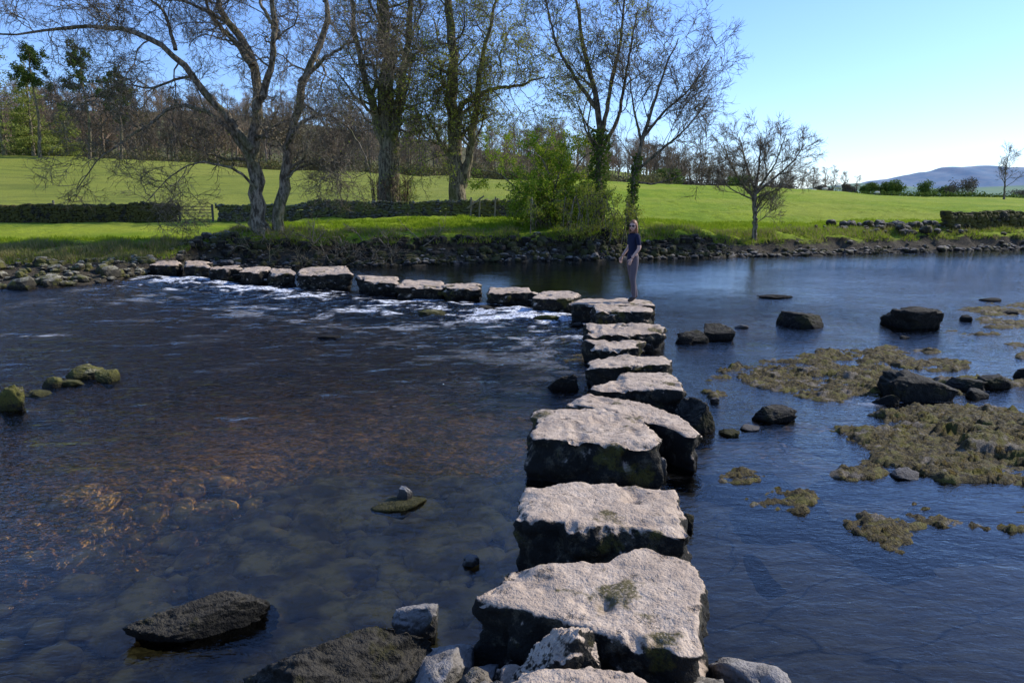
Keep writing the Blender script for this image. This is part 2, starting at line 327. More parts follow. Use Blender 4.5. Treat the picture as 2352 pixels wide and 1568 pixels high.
for i,(a,b,y0,y1) in enumerate(rects):
    j=lambda q=.14: random.uniform(-q,q)
    sh=(y1-y0)*(a+b)/2/((y0+y1)/2)
    pl=[(a+j(),y0+j()),((a+b)/2,y0-.05+j(.08)),(b+j(),y0+j()),(b+sh*.5+j(),(y0+y1)/2),(b+sh+j(),y1+j()),((a+b)/2+sh,y1+.08+j(.08)),(a+sh+j(),y1+j()),(a+sh*.4+j(),(y0+y1)/2)]
    if i==4: zz=.38
    else: zz=.36+random.uniform(-.05,.07)+(.08 if i==10 else 0)
    stone('stepping_stone',pl,zz,50+i*5,(random.uniform(-.05,.05),random.uniform(.0,.08) if i!=4 else 0),n=130,flare=random.uniform(-.16,-.03),rough=1.0 if i==4 else 1.35)

# ---------------------------------------------------------------- rocks
def ico(sub):
    bm=bmesh.new(); bmesh.ops.create_icosphere(bm,subdivisions=sub,radius=1); 
    V=np.array([v.co[:] for v in bm.verts]); F=np.array([[v.index for v in f.verts] for f in bm.faces]); bm.free(); return V,F
ICO={k:ico(k) for k in (1,2,3,4,5,6)}
def rock(name,x,y,zc,sx,sy,sz,mat,seed,rot=0,box=.75,amp=.22,sub=4,peak=(0,0),parent=None):
    V,F=ICO[sub]; V=np.sign(V)*np.abs(V)**box
    d=fb3(V*1.1,3,seed)*amp*1.6+fb3(V*3.2,4,seed+7)*amp*.55
    V=V*(1+d[:,None]); V=V.copy()
    r=np.random.RandomState(seed)
    for _ in range(11):
        nn=r.normal(size=3); nn/=np.linalg.norm(nn); h=V@nn; lim=r.uniform(.6,.9); ex=np.maximum(h-lim,0); V=V-ex[:,None]*nn*.92
    d2=fb3(V*8,4,seed+3,.65)*amp*.42; V=V*(1+d2[:,None])
    V[:,0]+=peak[0]*np.maximum(V[:,2],0); V[:,1]+=peak[1]*np.maximum(V[:,2],0)
    V=V*[sx/2*1.12,sy/2*1.12,sz*1.1]; cs,sn=math.cos(rot),math.sin(rot)
    V=np.stack([V[:,0]*cs-V[:,1]*sn+x,V[:,0]*sn+V[:,1]*cs+y,V[:,2]+zc],-1)
    return mesh_np(name,V,F,mat,parent=parent)
def rocks_many(name,items,mat,sub=2,box=.7,amp=.3,smooth=False):
    V0,F0=ICO[sub]; V0=np.sign(V0)*np.abs(V0)**box
    it=np.array(items,float); N=len(it); n=len(V0)
    off=rng.rand(N,1,3)*50
    VV=np.repeat(V0[None],N,0); d=fb3(VV*.9+off,2,3)*amp*1.8+fb3(VV*2.5+off,2,8)*amp*.6; VV=VV*(1+d[...,None])
    VV=VV*it[:,None,3:6]
    a=it[:,6][:,None]; x=VV[...,0]*np.cos(a)-VV[...,1]*np.sin(a); y=VV[...,0]*np.sin(a)+VV[...,1]*np.cos(a)
    VV=np.stack([x+it[:,None,0],y+it[:,None,1],VV[...,2]+it[:,None,2]],-1)
    F=(F0[None]+np.arange(N)[:,None,None]*n).reshape(-1,3)
    return mesh_np(name,VV,F,mat,smooth=smooth)
data="-6.2 9.1 32 26 L,-6.3 9.8 34 10 M,-6.4 10.3 30 15 M,-6.3 10.8 43 21 M,-5.8 10.6 35 19 M,-6.2 10.4 30 10 M,-1.8 16.8 48 14 M,-0.6 17.6 35 10 D,0.7 16 45 13 M,-3.4 14 36 8 D,1.3 15.2 26 10 D,0.7 10.1 32 22 D,2.1 8.2 38 33 D,1.4 6.9 12 18 G,2.4 8.1 19 9 M,1.4 5.7 10 13 D,6.8 19.6 83 11 D,5.9 15.2 80 35 D,8.1 15 101 41 D,3.8 13.8 59 31 D,3.3 13.6 47 25 D,3.1 13.5 31 15 D,4.6 15.1 26 8 G,9.6 16 22 12 D,5.4 9.5 77 38 D,6.2 10.1 44 20 D,6.1 9.7 28 14 D,6.7 10.2 44 22 D,4.8 9.4 27 13 D,3.1 8.6 48 20 D,2.7 8.3 24 7 G,2.6 9.5 11 8 G,3.7 6.8 26 11 G,12.1 19.1 43 10 D,11.2 17 29 9 D,7.3 14 16 6 D,3.5 11.6 16 8 D,-0.3 5.1 12 9 G,7.6 10.4 60 30 D"
MM={'L':M_mossr,'M':M_mossr,'D':M_dark,'G':M_grey}
for i,q in enumerate(data.split(',')):
    a=q.split(); x,y,w_,h_=float(a[0]),float(a[1]),float(a[2])/100,float(a[3])/100
    dp=.75*w_; hh=max(h_-dp*2.3/y*.7,.45*h_)
    rock('river_rock',x,y+dp/2,hh*.15,w_*1.05,dp,hh*.95,MM[a[4]],100+i,random.uniform(-.3,.3),sub=5 if w_>.3 else 4,box=.62 if a[4]=='D' else .8,amp=.30)
rock('river_rock',-.98,6.25,-.03,.44,.30,.09,M_mossr,300,.2)
rock('river_rock',-.93,6.28,.05,.12,.10,.09,M_grey,301,.2)
rock('mossy_boulder',-1.88,4.35,.02,.66,.36,.19,M_dark,302,.42,box=.6,sub=6,amp=.3)
rock('mossy_boulder',-.86,3.62,.0,.92,.60,.30,M_dark,303,.1,box=.75,sub=6,amp=.3)
rock('shore_boulder',-.57,4.28,.03,.27,.24,.15,M_grey,304,.3,sub=5)
rock('shore_boulder',-.37,3.72,.05,.36,.5,.22,M_grey,305,-.3,sub=5)
rock('shore_boulder',.25,3.42,.18,.46,.36,.34,M_step,306,.2,box=.9,sub=6,peak=(-.15,.1))
for i,(x,y,z,a,b,cc,m) in enumerate([(-.14,3.72,.02,.18,.2,.12,M_grey),(-.2,3.5,.1,.24,.2,.12,M_shore),(0,3.55,.08,.2,.2,.12,M_step),(-.05,3.35,.15,.2,.2,.12,M_grey),(1.28,3.72,.02,.42,.24,.11,M_grey),(.98,3.45,.08,.3,.26,.15,M_shore),(.84,3.25,.1,.25,.26,.2,M_grey),(1.1,3.3,.06,.3,.26,.14,M_step),(1.75,3.45,-.08,.35,.3,.12,M_dark),(-.15,3.2,.2,.26,.26,.14,M_shore),(1.42,3.3,0,.3,.3,.12,M_shore)]):
    rock('shore_boulder',x,y,z,a,b,cc,m,320+i,-.6 if i==4 else random.uniform(-1,1),sub=4)
it=[]
for i in range(1100):
    x=random.gauss(-1.1,1.5); y=random.uniform(3.3,7.6); s_=.03+.15*random.random()**1.8
    if x>.9: continue
    it.append((x,y,-.34,s_*random.uniform(1,1.8),s_*random.uniform(.8,1.2),s_*.5,random.uniform(0,6)))
t=NT('submerged_cobble_mat'); c=t.coord(); n=t.noise(c,4,5,.7); vv=t.noise(c,3.1,2,.5)
col=t.mix(t.ramp(vv,.38,.62),(.20,.11,.03),(.66,.42,.13)); col=t.mix(t.ramp(n,.47,.62,0,.6),col,(.12,.075,.02)); M_sub=t.done(t.principled(col,.8,t.bump(t.noise(c,25,4),.6,.02)))
rocks_many('submerged_cobbles',it,M_sub,2,smooth=True)
it=[]
for i in range(500):
    x=random.uniform(-3,3.2); y=random.uniform(1.2,3.5) if random.random()<.7 else random.uniform(3.2,3.8)
    if -.1<x<.8 and y>2.4: continue
    s_=random.uniform(.03,.10); zb=-.42+(1-float(sm(y,.4,3.3)))*.95
    it.append((x,y,zb+s_*.3,s_*1.3,s_,s_*.6,random.uniform(0,6)))
rocks_many('near_shore_cobbles',it,M_shore,2,smooth=True)

# exposed rock shelf with weed
def shelf(name,x0,x1,y0,y1,res,ell,seed,mat):
    X,Y=np.meshgrid(np.arange(x0,x1,res),np.arange(y0,y1,res))
    f=np.zeros_like(X)
    wx=X+.45*fbm(X*1.3,Y*1.3,4,seed); wy=Y+.50*fbm(X*1.3,Y*1.3,4,seed+5)
    for (cx,cy,a,b,hh) in ell:
        q=np.sqrt(((wx-cx)/a)**2+((wy-cy)/b)**2)
        f=np.maximum(f,hh*(1-sm(q,.7,1.6)))
    n=fbm(X*2.6,Y*5.0,5,seed+1,.65); n2=fbm(X*15,Y*18,3,seed+2,.65)
    Z=-.20+f*.24+n*.085*sm(f,.1,.6)+n2*.045*sm(f,.15,.5)
    bl=vnoise(np.floor(X*1.6+n*1.2),np.floor(Y*1.9+n*.9),seed)
    Z=Z+(bl-.35)*.10*sm(f,.85,1.0)
    edge=np.minimum.reduce([X-x0,x1-res-X,Y-y0,y1-res-Y]); Z=Z-.15*(1-sm(edge,0,.3))
    return mesh_np(name,np.stack([X,Y,Z],-1),gridfaces(*X.shape),mat)
t=NT('weedy_shelf_mat'); c=t.coord(); P=t.pos(); n=t.noise(c,5,5,.7); n2=t.noise(c,22,5,.75); n3=t.noise(c,80,3)
col=t.mix(t.ramp(n2,.40,.60),(.03,.022,.008),(.17,.125,.03)); col=t.mix(t.ramp(n,.50,.60,0,.8),col,(.20,.18,.025)); col=t.mix(t.ramp(t.noise(c,3,5,.6),.57,.63,0,.85),col,(.28,.235,.18))
col=t.mix(t.ramp(n3,.45,.6,0,.5),col,(.025,.018,.007))
col=t.mix(t.ramp(P[2],-.03,.015),(.04,.028,.01),col)
M_weed=t.done(t.principled(col,.75,t.bump(t.math('ADD',n2,t.math('MULTIPLY',n3,.5)),1,.07),.3))
e1=[(4.7,12,.7,.5,.86),(4.7,10.8,1.5,.9,.92),(3.9,10.9,.7,.4,.88),(5.7,12.2,.9,.6,.88),(4.2,10.1,.7,.5,.88),(5.5,10.4,.8,.5,.88),(5.7,12.9,.5,.35,.85),(4.8,8.1,1.2,.75,1.0),(5.1,7.4,1.3,.7,1.0),(5.6,8.7,1.2,.6,1.0),(6.2,8.2,1.2,.9,1.0),(4.3,7.1,.6,.3,.95),(3.25,6.95,.35,.27,.94),(3.9,7.4,.7,.27,.94),(5.3,6.7,.8,.3,.92),(2.35,6.2,.36,.34,.85),(2.2,6.9,.4,.14,.84),(3.1,5.6,.42,.22,.84),(3.6,5.8,.36,.15,.86),(4.0,5.8,.42,.2,.87),(3.7,11.3,.5,.3,.86),(2.95,11,.4,.2,.84),(6.8,10.6,.6,.4,.9),(6.6,11.8,.6,.3,.88),(4.6,6.3,.5,.2,.86),(4.4,5.4,.4,.2,.83),(2.9,9.9,.3,.15,.82),(6.6,12.8,.6,.3,.85)]
shelf('exposed_rock_shelf',1.6,8.0,4.8,13.8,.028,e1,3,M_weed)
e2=[(11.1,17.6,.9,.8,.87),(10.3,15.6,.8,.7,.87),(12.3,18.5,.9,.4,.87),(9.6,13.6,.8,.3,.86),(12.8,17,.9,.4,.84),(9.2,12.6,.9,.5,.87),(8.8,14.6,.6,.25,.84),(11.5,15,.9,.4,.86)]
shelf('exposed_rock_shelf',8.02,14,11,19.6,.05,e2,8,M_weed)
shelf('weed_patch',-.2,1.5,11.4,14.6,.04,[(.9,13.9,.5,.4,.78),(1.1,12.2,.3,.4,.76)],12,M_weed)

# shore stones on far bank
it=[]
for i in range(2200):
    x=random.uniform(-12,34); d=abs(random.gauss(0,.35 if x<9 else .55))-.15; y=float(yw(x))+d; s_=.03+.10*random.random()**2+(.10 if random.random()<.05 else 0)
    it.append((x,y,tz1(x,y)+s_*.2,s_*1.3,s_,s_*.85,random.uniform(0,6)))
rocks_many('far_shore_rocks',it,M_shore,2,box=.85)
it=[]
for i in range(900):
    x=random.uniform(-24,-11.2); y=float(yw(x))-.4+4.0*random.random()**1.5; s_=.035+.13*random.random()**2.5+(.16 if random.random()<.05 else 0)
    it.append((x,y,tz1(x,y)+s_*.3,s_*1.25,s_,s_*.85,random.uniform(0,6)))
rocks_many('gravel_bar_rocks',it,mat_rock('gravel_bar_mat',(.36,.33,.26),(.16,.15,.10),(.035,.03,.02),(.13,.115,.08),moss=(.15,.14,.03),mossamt=.35),2,box=.85)
it=[]
for i in range(360):
    x=random.uniform(-11.8,10); y=float(yw(x))+random.uniform(.2,1.2); s_=random.uniform(.06,.22)
    it.append((x,y,tz1(x,y),s_*1.3,s_*.8,s_*.8,random.uniform(0,6)))
rocks_many('bank_face_rocks',it,M_bankr,2)

# ---------------------------------------------------------------- dry stone walls
def dswall(name,pts,h,mat,th=.5,zfn=tz1,zoff=0,course=.13,ragged=.1):
    it=[]
    for (x0,y0),(x1,y1) in zip(pts[:-1],pts[1:]):
        L=math.hypot(x1-x0,y1-y0); a=math.atan2(y1-y0,x1-x0); z=0
        while z<h*(1+ragged):
            s_=random.uniform(0,.2)
            while s_<L:
                ln=random.uniform(.16,.42); hh=course*random.uniform(.8,1.25); q=(s_+ln/2)/L; x=x0+(x1-x0)*q; y=y0+(y1-y0)*q
                top=h*(1+ragged*(mnoise.noise((x*.4,y*.4,1))))
                if z<top:
                    for sgn in (-1,1):
                        o=sgn*th*.25*(1-.3*z/h)+random.uniform(-.03,.03)
                        it.append((x-math.sin(a)*o,y+math.cos(a)*o,zfn(x,y)+zoff+z+hh*.5,ln*.56,th*.33,hh*.62,a+random.uniform(-.1,.1)))
                s_+=ln
            z+=course
        s_=0
        while s_<L:
            ln=random.uniform(.12,.22); q=s_/L; x=x0+(x1-x0)*q; y=y0+(y1-y0)*q; top=h*(1+ragged*(mnoise.noise((x*.4,y*.4,1))))
            it.append((x,y,zfn(x,y)+zoff+top+.08,ln*.45,th*.42,random.uniform(.09,.16),a+random.uniform(-.25,.25))); s_+=ln
    return rocks_many(name,it,mat,1 if len(it)>2500 else 2,box=.55,amp=.22)
dswall('dry_stone_wall',[(-34,44.5),(-18.9,43.5)],.85,M_wallb)
dswall('dry_stone_wall',[(-16.9,44.5),(-8,45.5),(-.4,45.5),(2.6,45)],.80,M_wall)
dswall('retaining_wall',[(22.6,40.6),(27,41.8),(36,44)],1.05,M_wallb,th=.7,zoff=-.35,course=.19,ragged=.12)
it=[]
for i in range(110):
    x=random.gauss(19.9,1.9); y=yw(x)+random.uniform(2.2,6.2); s_=.06+.2*random.random()**1.8
    it.append((x,y,tz1(x,y)+s_*.4+random.uniform(0,.12),s_*1.15,s_,s_*.95,random.uniform(0,6)))
rocks_many('bank_boulders',it,M_shore,2,box=.85)

# ---------------------------------------------------------------- trees
def resample(pts,rad,m):
    pts=np.array(pts,float); d=np.r_[0,np.cumsum(np.linalg.norm(np.diff(pts,axis=0),axis=1))]; u=np.linspace(0,d[-1],m)
    P_=np.stack([np.interp(u,d,pts[:,k]) for k in range(3)],-1)
    for _ in range(2): P_[1:-1]=.25*P_[:-2]+.5*P_[1:-1]+.25*P_[2:]
    return P_,rad[0]+(rad[1]-rad[0])*(u/d[-1])**.8
def nrm(v): return v/np.maximum(np.linalg.norm(v,axis=-1,keepdims=True),1e-9)
def grow(P_,R_,k,L,ang,m,r,t0=.25,t1=1.,wig=.25,up=.05,rr=.6,rmin=.008,lv=.5,flat=0,endr=.35):
    N,Mp,_=P_.shape; idx=np.repeat(np.arange(N),k); T=r.uniform(t0,t1,len(idx))
    ft=T*(Mp-1); i0=np.minimum(ft.astype(int),Mp-2); f=(ft-i0)[:,None]
    st=P_[idx,i0]*(1-f)+P_[idx,i0+1]*f; dr=nrm(P_[idx,i0+1]-P_[idx,i0]); pr=R_[idx,i0]*(1-f[:,0])+R_[idx,i0+1]*f[:,0]
    rv=r.normal(size=(len(idx),3)); rv[:,2]*=(1-flat); per=nrm(rv-dr*np.sum(rv*dr,-1,keepdims=True))
    a=np.radians(ang*r.uniform(.65,1.35,len(idx)))[:,None]; d=nrm(dr*np.cos(a)+per*np.sin(a))
    Ls=L*(1-lv*T)*r.uniform(.55,1.25,len(idx))
    out=np.zeros((len(idx),m,3)); out[:,0]=st; pos=st.copy()
    for j in range(1,m):
        d=nrm(d+r.normal(size=d.shape)*wig+np.array([0,0,up])); pos=pos+d*(Ls/(m-1))[:,None]; out[:,j]=pos
    r0=np.maximum(pr*rr,rmin); tt=np.linspace(0,1,m)[None,:]
    return out,r0[:,None]*(1-(1-endr)*tt)
def tubes(P_,R_,S):
    N,m,_=P_.shape; tg=nrm(np.gradient(P_,axis=1)); ref=np.zeros_like(tg[:,:1])+np.array([.31,.17,.93]); ref=np.where(np.abs(np.sum(tg[:,:1]*ref,-1,keepdims=True))>.85,np.array([.9,.3,-.2]),ref)
    u=nrm(np.cross(tg,np.broadcast_to(ref,tg.shape))); v=np.cross(tg,u); a=np.arange(S)*2*math.pi/S
    V=P_[:,:,None,:]+R_[:,:,None,None]*(np.cos(a)[None,None,:,None]*u[:,:,None,:]+np.sin(a)[None,None,:,None]*v[:,:,None,:])
    n=np.arange(N)[:,None,None]*m*S; i=np.arange(m-1)[None,:,None]*S; j=np.arange(S)[None,None,:]; j2=(j+1)%S
    F=np.stack([n+i+j,n+i+j2,n+i+S+j2,n+i+S+j],-1).reshape(-1,4)
    return V.reshape(-1,3),F
def leafquads(C,size,r,jit=.1):
    N=len(C); C=C+r.normal(size=C.shape)*jit; a=nrm(r.normal(size=(N,3))); b=nrm(np.cross(a,r.normal(size=(N,3)))); s_=(size*r.uniform(.6,1.3,N))[:,None]
    V=np.stack([C-a*s_,C-b*s_*.6,C+a*s_,C+b*s_*.6],1).reshape(-1,3); return V,np.arange(4*N).reshape(-1,4)
def pts_on(P_,n,r,t0=.3):
    N,m,_=P_.shape; i=r.randint(0,N,n); T=r.uniform(t0,1,n)*(m-1); i0=np.minimum(T.astype(int),m-2); f=(T-i0)[:,None]
    return P_[i,i0]*(1-f)+P_[i,i0+1]*f
def tree(name,limbs,levels,seed,mat,leaf=None,sides0=10,gn=.22):
    r=np.random.RandomState(seed); VS=[];FS=[];off=0; m0=22
    LP=[];LR=[]
    for pts,rad in limbs:
        a,b=resample(pts,rad,m0); w_=.5*(rad[0]+rad[1]); a[1:-1]+=r.normal(size=(m0-2,3))*w_*gn
        LP.append(a);LR.append(b*(1+r.uniform(-.07,.07,m0)))
    P_=np.array(LP);R_=np.array(LR)
    def add(P_,R_,S):
        nonlocal off
        V,F=tubes(P_,R_,S); VS.append(V);FS.append(F+off);off+=len(V)
    add(P_,R_,sides0); allp=[P_]
    for li,lv in enumerate(levels):
        lv=dict(lv); S=lv.pop('S',3)
        P2,R2=grow(P_,R_,r=r,**lv); add(P2,R2,S); P_,R_=P2,R2; allp.append(P_)
    ob=mesh_np(name,np.vstack(VS),np.vstack(FS),mat)
    if leaf:
        for (lm,n,size,jit,lvl) in leaf:
            V,F=leafquads(pts_on(allp[lvl],n,r),size,r,jit); mesh_np('foliage',V,F,lm,smooth=False,parent=ob)
    return ob,allp
def T3(l,y=31.0,dy=0,seed=0):
    r=random.Random(seed); n=len(l)
    return [(x,y+dy*(i/(n-1))+r.uniform(-.15,.15)*(i>0),z) for i,(x,z) in enumerate(l)]
limbs=[(T3([(-10.0,.5),(-9.95,1.3),(-10.1,2.2),(-10.2,3.4),(-10.25,4.6),(-9.95,5.9),(-9.9,6.9),(-10.2,8),(-10.9,9.1),(-11.4,10.2),(-11.9,11.8)],dy=.8,seed=1),(.39,.06)),
(T3([(-9.95,5.9),(-9.3,7.2),(-8.9,8.5),(-8.9,9.9),(-8.6,12.4)],dy=-1,seed=2),(.17,.04)),
(T3([(-9.45,.5),(-9.35,2.3),(-9.1,3.4),(-8.9,4.6),(-8.5,5.6),(-8.2,6.9),(-7.5,8),(-7.2,9.1),(-7.3,10.2),(-6.9,12.2)],31.25,dy=.6,seed=3),(.28,.06)),
(T3([(-10.2,4.4),(-10.7,5.2),(-11.4,6.1),(-12.2,7.2),(-12.9,8.1),(-13.8,8.5),(-15.1,8.8),(-16.6,8.7),(-18.1,8.4),(-19.2,8.3)],dy=-1.5,seed=4),(.18,.025)),
(T3([(-10.25,3.9),(-10.7,4.9),(-11.4,5.6),(-12.2,6.1),(-12.9,5.9),(-13.4,5.3),(-14.2,4.7),(-15.2,4.0),(-16.1,2.8)],dy=-2.2,seed=5),(.11,.015)),
(T3([(-10,7.5),(-10.8,8.5),(-11.7,9.4),(-12.3,11)],dy=1.5,seed=6),(.14,.04)),
(T3([(-8.9,4.4),(-8.2,5.4),(-7.2,5.7),(-6.3,5.3),(-5.6,4.3),(-5.3,3.3)],dy=-1.4,seed=7),(.08,.015)),
(T3([(-10.1,2.9),(-10.9,3.7),(-12,3.9),(-13,3.3),(-13.7,2.3)],dy=-1.8,seed=8),(.06,.012)),
(T3([(-8.2,6.9),(-7.0,7.8),(-5.9,8.3),(-4.8,8.2)],dy=-1.,seed=9),(.10,.02)),
(T3([(-8.9,8.5),(-9.6,9.8),(-10,11.5)],dy=.5,seed=10),(.09,.03)),
(T3([(-12.9,8.1),(-13.2,9.4),(-14.2,10.4),(-15.5,11.3)],dy=.5,seed=11),(.08,.02)),
(T3([(-12.2,7.2),(-12.9,7.0),(-13.8,6.6),(-14.8,6.8),(-16,6.2)],dy=-.8,seed=14),(.06,.015)),
(T3([(-10.9,9.1),(-12.2,9.8),(-13.9,9.9),(-15.6,10.3),(-17.5,9.9)],dy=-.6,seed=15),(.07,.015)),
(T3([(-8.9,3.2),(-8.3,4),(-7.5,4),(-7,3.1)],31,dy=1.2,seed=12),(.05,.012))]
lv=[dict(k=10,L=2.9,ang=52,m=8,t0=.18,wig=.34,up=.0,rr=.34,S=5,rmin=.018),dict(k=7,L=1.7,ang=50,m=6,wig=.34,up=-.02,rr=.55,S=4,rmin=.012),dict(k=7,L=.95,ang=45,m=5,wig=.32,up=-.03,rr=.6,rmin=.009,S=3),dict(k=4,L=.5,ang=42,m=4,wig=.3,up=0,rr=.7,rmin=.0065,S=3)]
tree('sycamore_tree',limbs,lv,11,M_bark,leaf=[(M_leafy,1600,.03,.03,4)],sides0=14,gn=.4)

def ytree(name,x,y,h,r0,seed,levels,mat,lean=(0,0),leaf=None,trunkpts=None,extra=None,ivy=None):
    z=tz1(x,y)-.15; r=random.Random(seed)
    if trunkpts is None:
        trunkpts=[(x+lean[0]*q*h+r.uniform(-.12,.12)*(q>0),y+lean[1]*q*h+r.uniform(-.12,.12)*(q>0),z+q*h) for q in [0,.15,.3,.45,.6,.75,.9,1]]
    L=[(trunkpts,(r0,r0*.12))]+(extra or [])
    ob,ap=tree(name,L,levels,seed,mat,leaf)
    if ivy:
        rr=np.random.RandomState(seed+1); A,B=resample(trunkpts,(r0,r0*.3),60); n=ivy[0]; i=rr.randint(0,int(60*ivy[1]),n); a=rr.uniform(0,6.28,n)
        C=A[i]+np.stack([np.cos(a),np.sin(a),rr.uniform(-.4,.4,n)],-1)*(B[i]*1.1+rr.uniform(0,ivy[2],n)*(.4+.9*vnoise(i*.25,i*0,seed)))[:,None]
        V,F=leafquads(C,.07,rr,.04); mesh_np('ivy',V,F,M_ivy,smooth=False,parent=ob)
    return ob,ap
big=[dict(k=19,L=5.0,ang=55,m=9,t0=.20,wig=.26,up=.06,rr=.33,S=6,lv=.35,endr=.15),dict(k=8,L=2.6,ang=50,m=6,wig=.3,up=.02,rr=.5,S=4,rmin=.018),dict(k=6,L=1.4,ang=46,m=5,wig=.32,up=0,rr=.55,rmin=.012,S=3),dict(k=4,L=.75,ang=42,m=4,wig=.3,up=-.02,rr=.7,rmin=.0085,S=3)]
ytree('lime_tree',-7.8,50,19,.85,21,big,M_bark2,leaf=[(M_leafy,7000,.05,.05,4)],extra=[([(-7.7,50,5),(-7.2,50,8),(-6.4,50.3,12),(-6,50,17)],(.4,.1)),([(-7.9,50,4.5),(-8.6,49.6,8),(-9.6,49.6,12),(-9.9,50,16)],(.35,.08))])
tree('lime_tree_suckers',[([(-7.8+math.cos(a)*.8,50+math.sin(a)*.8,1.3),(-7.8+math.cos(a)*1.1,50+math.sin(a)*1.1,2.3),(-7.8+math.cos(a)*1.2,50+math.sin(a)*1.2,3.6)],(.05,.02)) for a in np.linspace(0,6.28,16)],[dict(k=9,L=1.2,ang=40,m=5,t0=.1,wig=.25,up=.12,rr=.5,S=3,rmin=.014),dict(k=5,L=.6,ang=40,m=4,wig=.25,up=.1,rr=.5,S=3,rmin=.01)],23,mat_bark('sucker_bark_mat',(.12,.07,.045),(.2,.13,.08),ga=.1))
ytree('lime_tree',-3.45,50,19,.62,22,big,M_bark2,trunkpts=[(-3.4,50,1.2),(-3.5,50,3),(-3.7,50,6.6),(-3.8,50,9),(-3.7,50,11.8),(-3.9,50,15.9),(-3.9,50,20)],leaf=[(M_leafy,26000,.055,.07,4)],
 extra=[([(-3.2,50,3.2),(-2.7,49.8,5),(-2.4,49.6,6.6),(-1.9,49.5,10.6),(-.7,49.2,15)],(.33,.06)),([(-3.7,50,7.2),(-2.9,49.6,8.4),(-1.2,49.2,9.1),(.4,49,9.2),(2,48.8,9.7)],(.22,.04)),([(-3.6,50,4.5),(-4.6,49.8,6),(-5.4,49.6,7.8)],(.18,.04))])
med=[dict(k=11,L=3.2,ang=46,m=8,t0=.3,wig=.20,up=.13,rr=.38,S=5,lv=.4,endr=.2),dict(k=7,L=1.8,ang=42,m=6,wig=.24,up=.08,rr=.5,S=4,rmin=.013),dict(k=5,L=.95,ang=40,m=5,wig=.25,up=.04,rr=.55,rmin=.009,S=3),dict(k=4,L=.5,ang=38,m=4,wig=.25,up=.03,rr=.7,rmin=.0065,S=3)]
ytree('ash_tree',4,35.5,11,.25,31,med,M_bark2,trunkpts=[(4,35.5,.6),(3.9,35.5,3),(4,35.5,4.9),(3.8,35.5,6.7),(3.2,35.5,8.8),(2.7,35.5,11.2),(2.5,35.5,12.8)],ivy=(2600,.40,.26),leaf=[(M_leafy,7000,.04,.05,4)],
 extra=[([(3.95,35.5,5),(4.3,35.3,7),(4.7,35.2,9),(4.9,35,12)],(.12,.03)),([(3.8,35.5,6.4),(2.8,35.3,7.6),(1.9,35,9),(1.4,35,11)],(.11,.03)),([(4,35.5,4.6),(4.8,35.8,6),(5.2,36,8.5),(5.5,36,10.5)],(.11,.03))])
med2=[dict(q) for q in med]; med2[0].update(k=9,L=2.6,up=.09)
ytree('ash_tree',5.35,34.6,9,.18,32,med2,M_bark2,trunkpts=[(5.3,34.6,.7),(5.3,34.6,2.2),(5.35,34.6,3.2),(5.7,34.6,4.9),(6.1,34.6,6.4),(6.6,34.6,8.0),(7.1,34.6,9.2)],ivy=(1000,.42,.10),
 extra=[([(5.4,34.6,3.6),(6.3,34.5,4.4),(7.4,34.4,5.3),(8.4,34.3,6.6)],(.08,.02)),([(5.8,34.6,5.2),(6.6,34.6,6.2),(7.6,34.7,7),(8.5,34.7,8.4)],(.07,.02)),([(5.4,34.6,3.2),(6.2,34.3,3.1),(7.2,34.2,3.4),(8.2,34.2,4.0)],(.05,.015)),([(5.7,34.6,4.8),(5.3,34.6,6.2),(5,34.6,8)],(.07,.02))])
zb=tz1(11.3,36)-.1
tree('sapling_tree',[([(11.3,36,zb),(11.25,36,1.6),(11.15,36,2.6),(11.2,36,2.9)],(.13,.09)),([(11.15,36,2.5),(10.5,36,3.2),(9.9,36,4.2),(9.6,36,5)],(.07,.02)),([(11.2,36,2.8),(11.3,36,4),(11.3,36,5.4)],(.07,.02)),([(11.2,36,2.7),(12,35.8,3.4),(12.8,35.7,4.2),(13.2,35.7,4.9)],(.07,.02)),([(11.2,36,2.8),(10.9,36.6,4),(10.6,37,5.3)],(.06,.02)),([(11.25,36,2.8),(11.8,35.3,4),(12.1,35,5.3)],(.06,.02)),([(11.2,36,2.4),(10.2,35.8,2.8),(9.3,35.8,3.4)],(.04,.015)),([(11.2,36,2.5),(12.2,35.8,2.9),(13.2,35.8,3.5)],(.04,.015)),([(11.25,36,1.3),(11.6,35.9,1.6),(11.9,35.8,2.0)],(.02,.01))],
 [dict(k=10,L=1.45,ang=42,m=6,t0=.25,wig=.16,up=.10,rr=.45,S=4,lv=.3),dict(k=8,L=.8,ang=40,m=5,wig=.2,up=.05,rr=.55,S=3,rmin=.010),dict(k=7,L=.5,ang=38,m=4,wig=.22,up=.03,rr=.6,rmin=.0075,S=3)],41,M_bark)
r=np.random.RandomState(5); lim=[]
for i in range(18):
    a=r.uniform(0,6.28); R_=r.uniform(.5,2.9); bx,by=1.8+r.uniform(-.8,.9),36+r.uniform(-.6,.6); hx=r.uniform(1.6,4.6)
    lim.append(([(bx,by,.7),(bx+math.cos(a)*R_*.3,by+math.sin(a)*R_*.3,.9+hx*.45),(bx+math.cos(a)*R_*.8,by+math.sin(a)*R_*.7,.9+hx*.85),(bx+math.cos(a)*R_*1.2,by+math.sin(a)*R_*.9,.9+hx*.9)],(.07,.02)))
tree('hawthorn_bush',lim,[dict(k=9,L=1.8,ang=60,m=6,t0=.15,wig=.3,up=-.03,rr=.5,S=3,lv=.2),dict(k=6,L=.9,ang=50,m=4,wig=.3,up=-.05,rr=.55,S=3,rmin=.010)],51,M_bark,leaf=[(M_bush,30000,.05,.08,2),(M_leafy,10000,.045,.10,2)])
r=np.random.RandomState(6); lim=[]
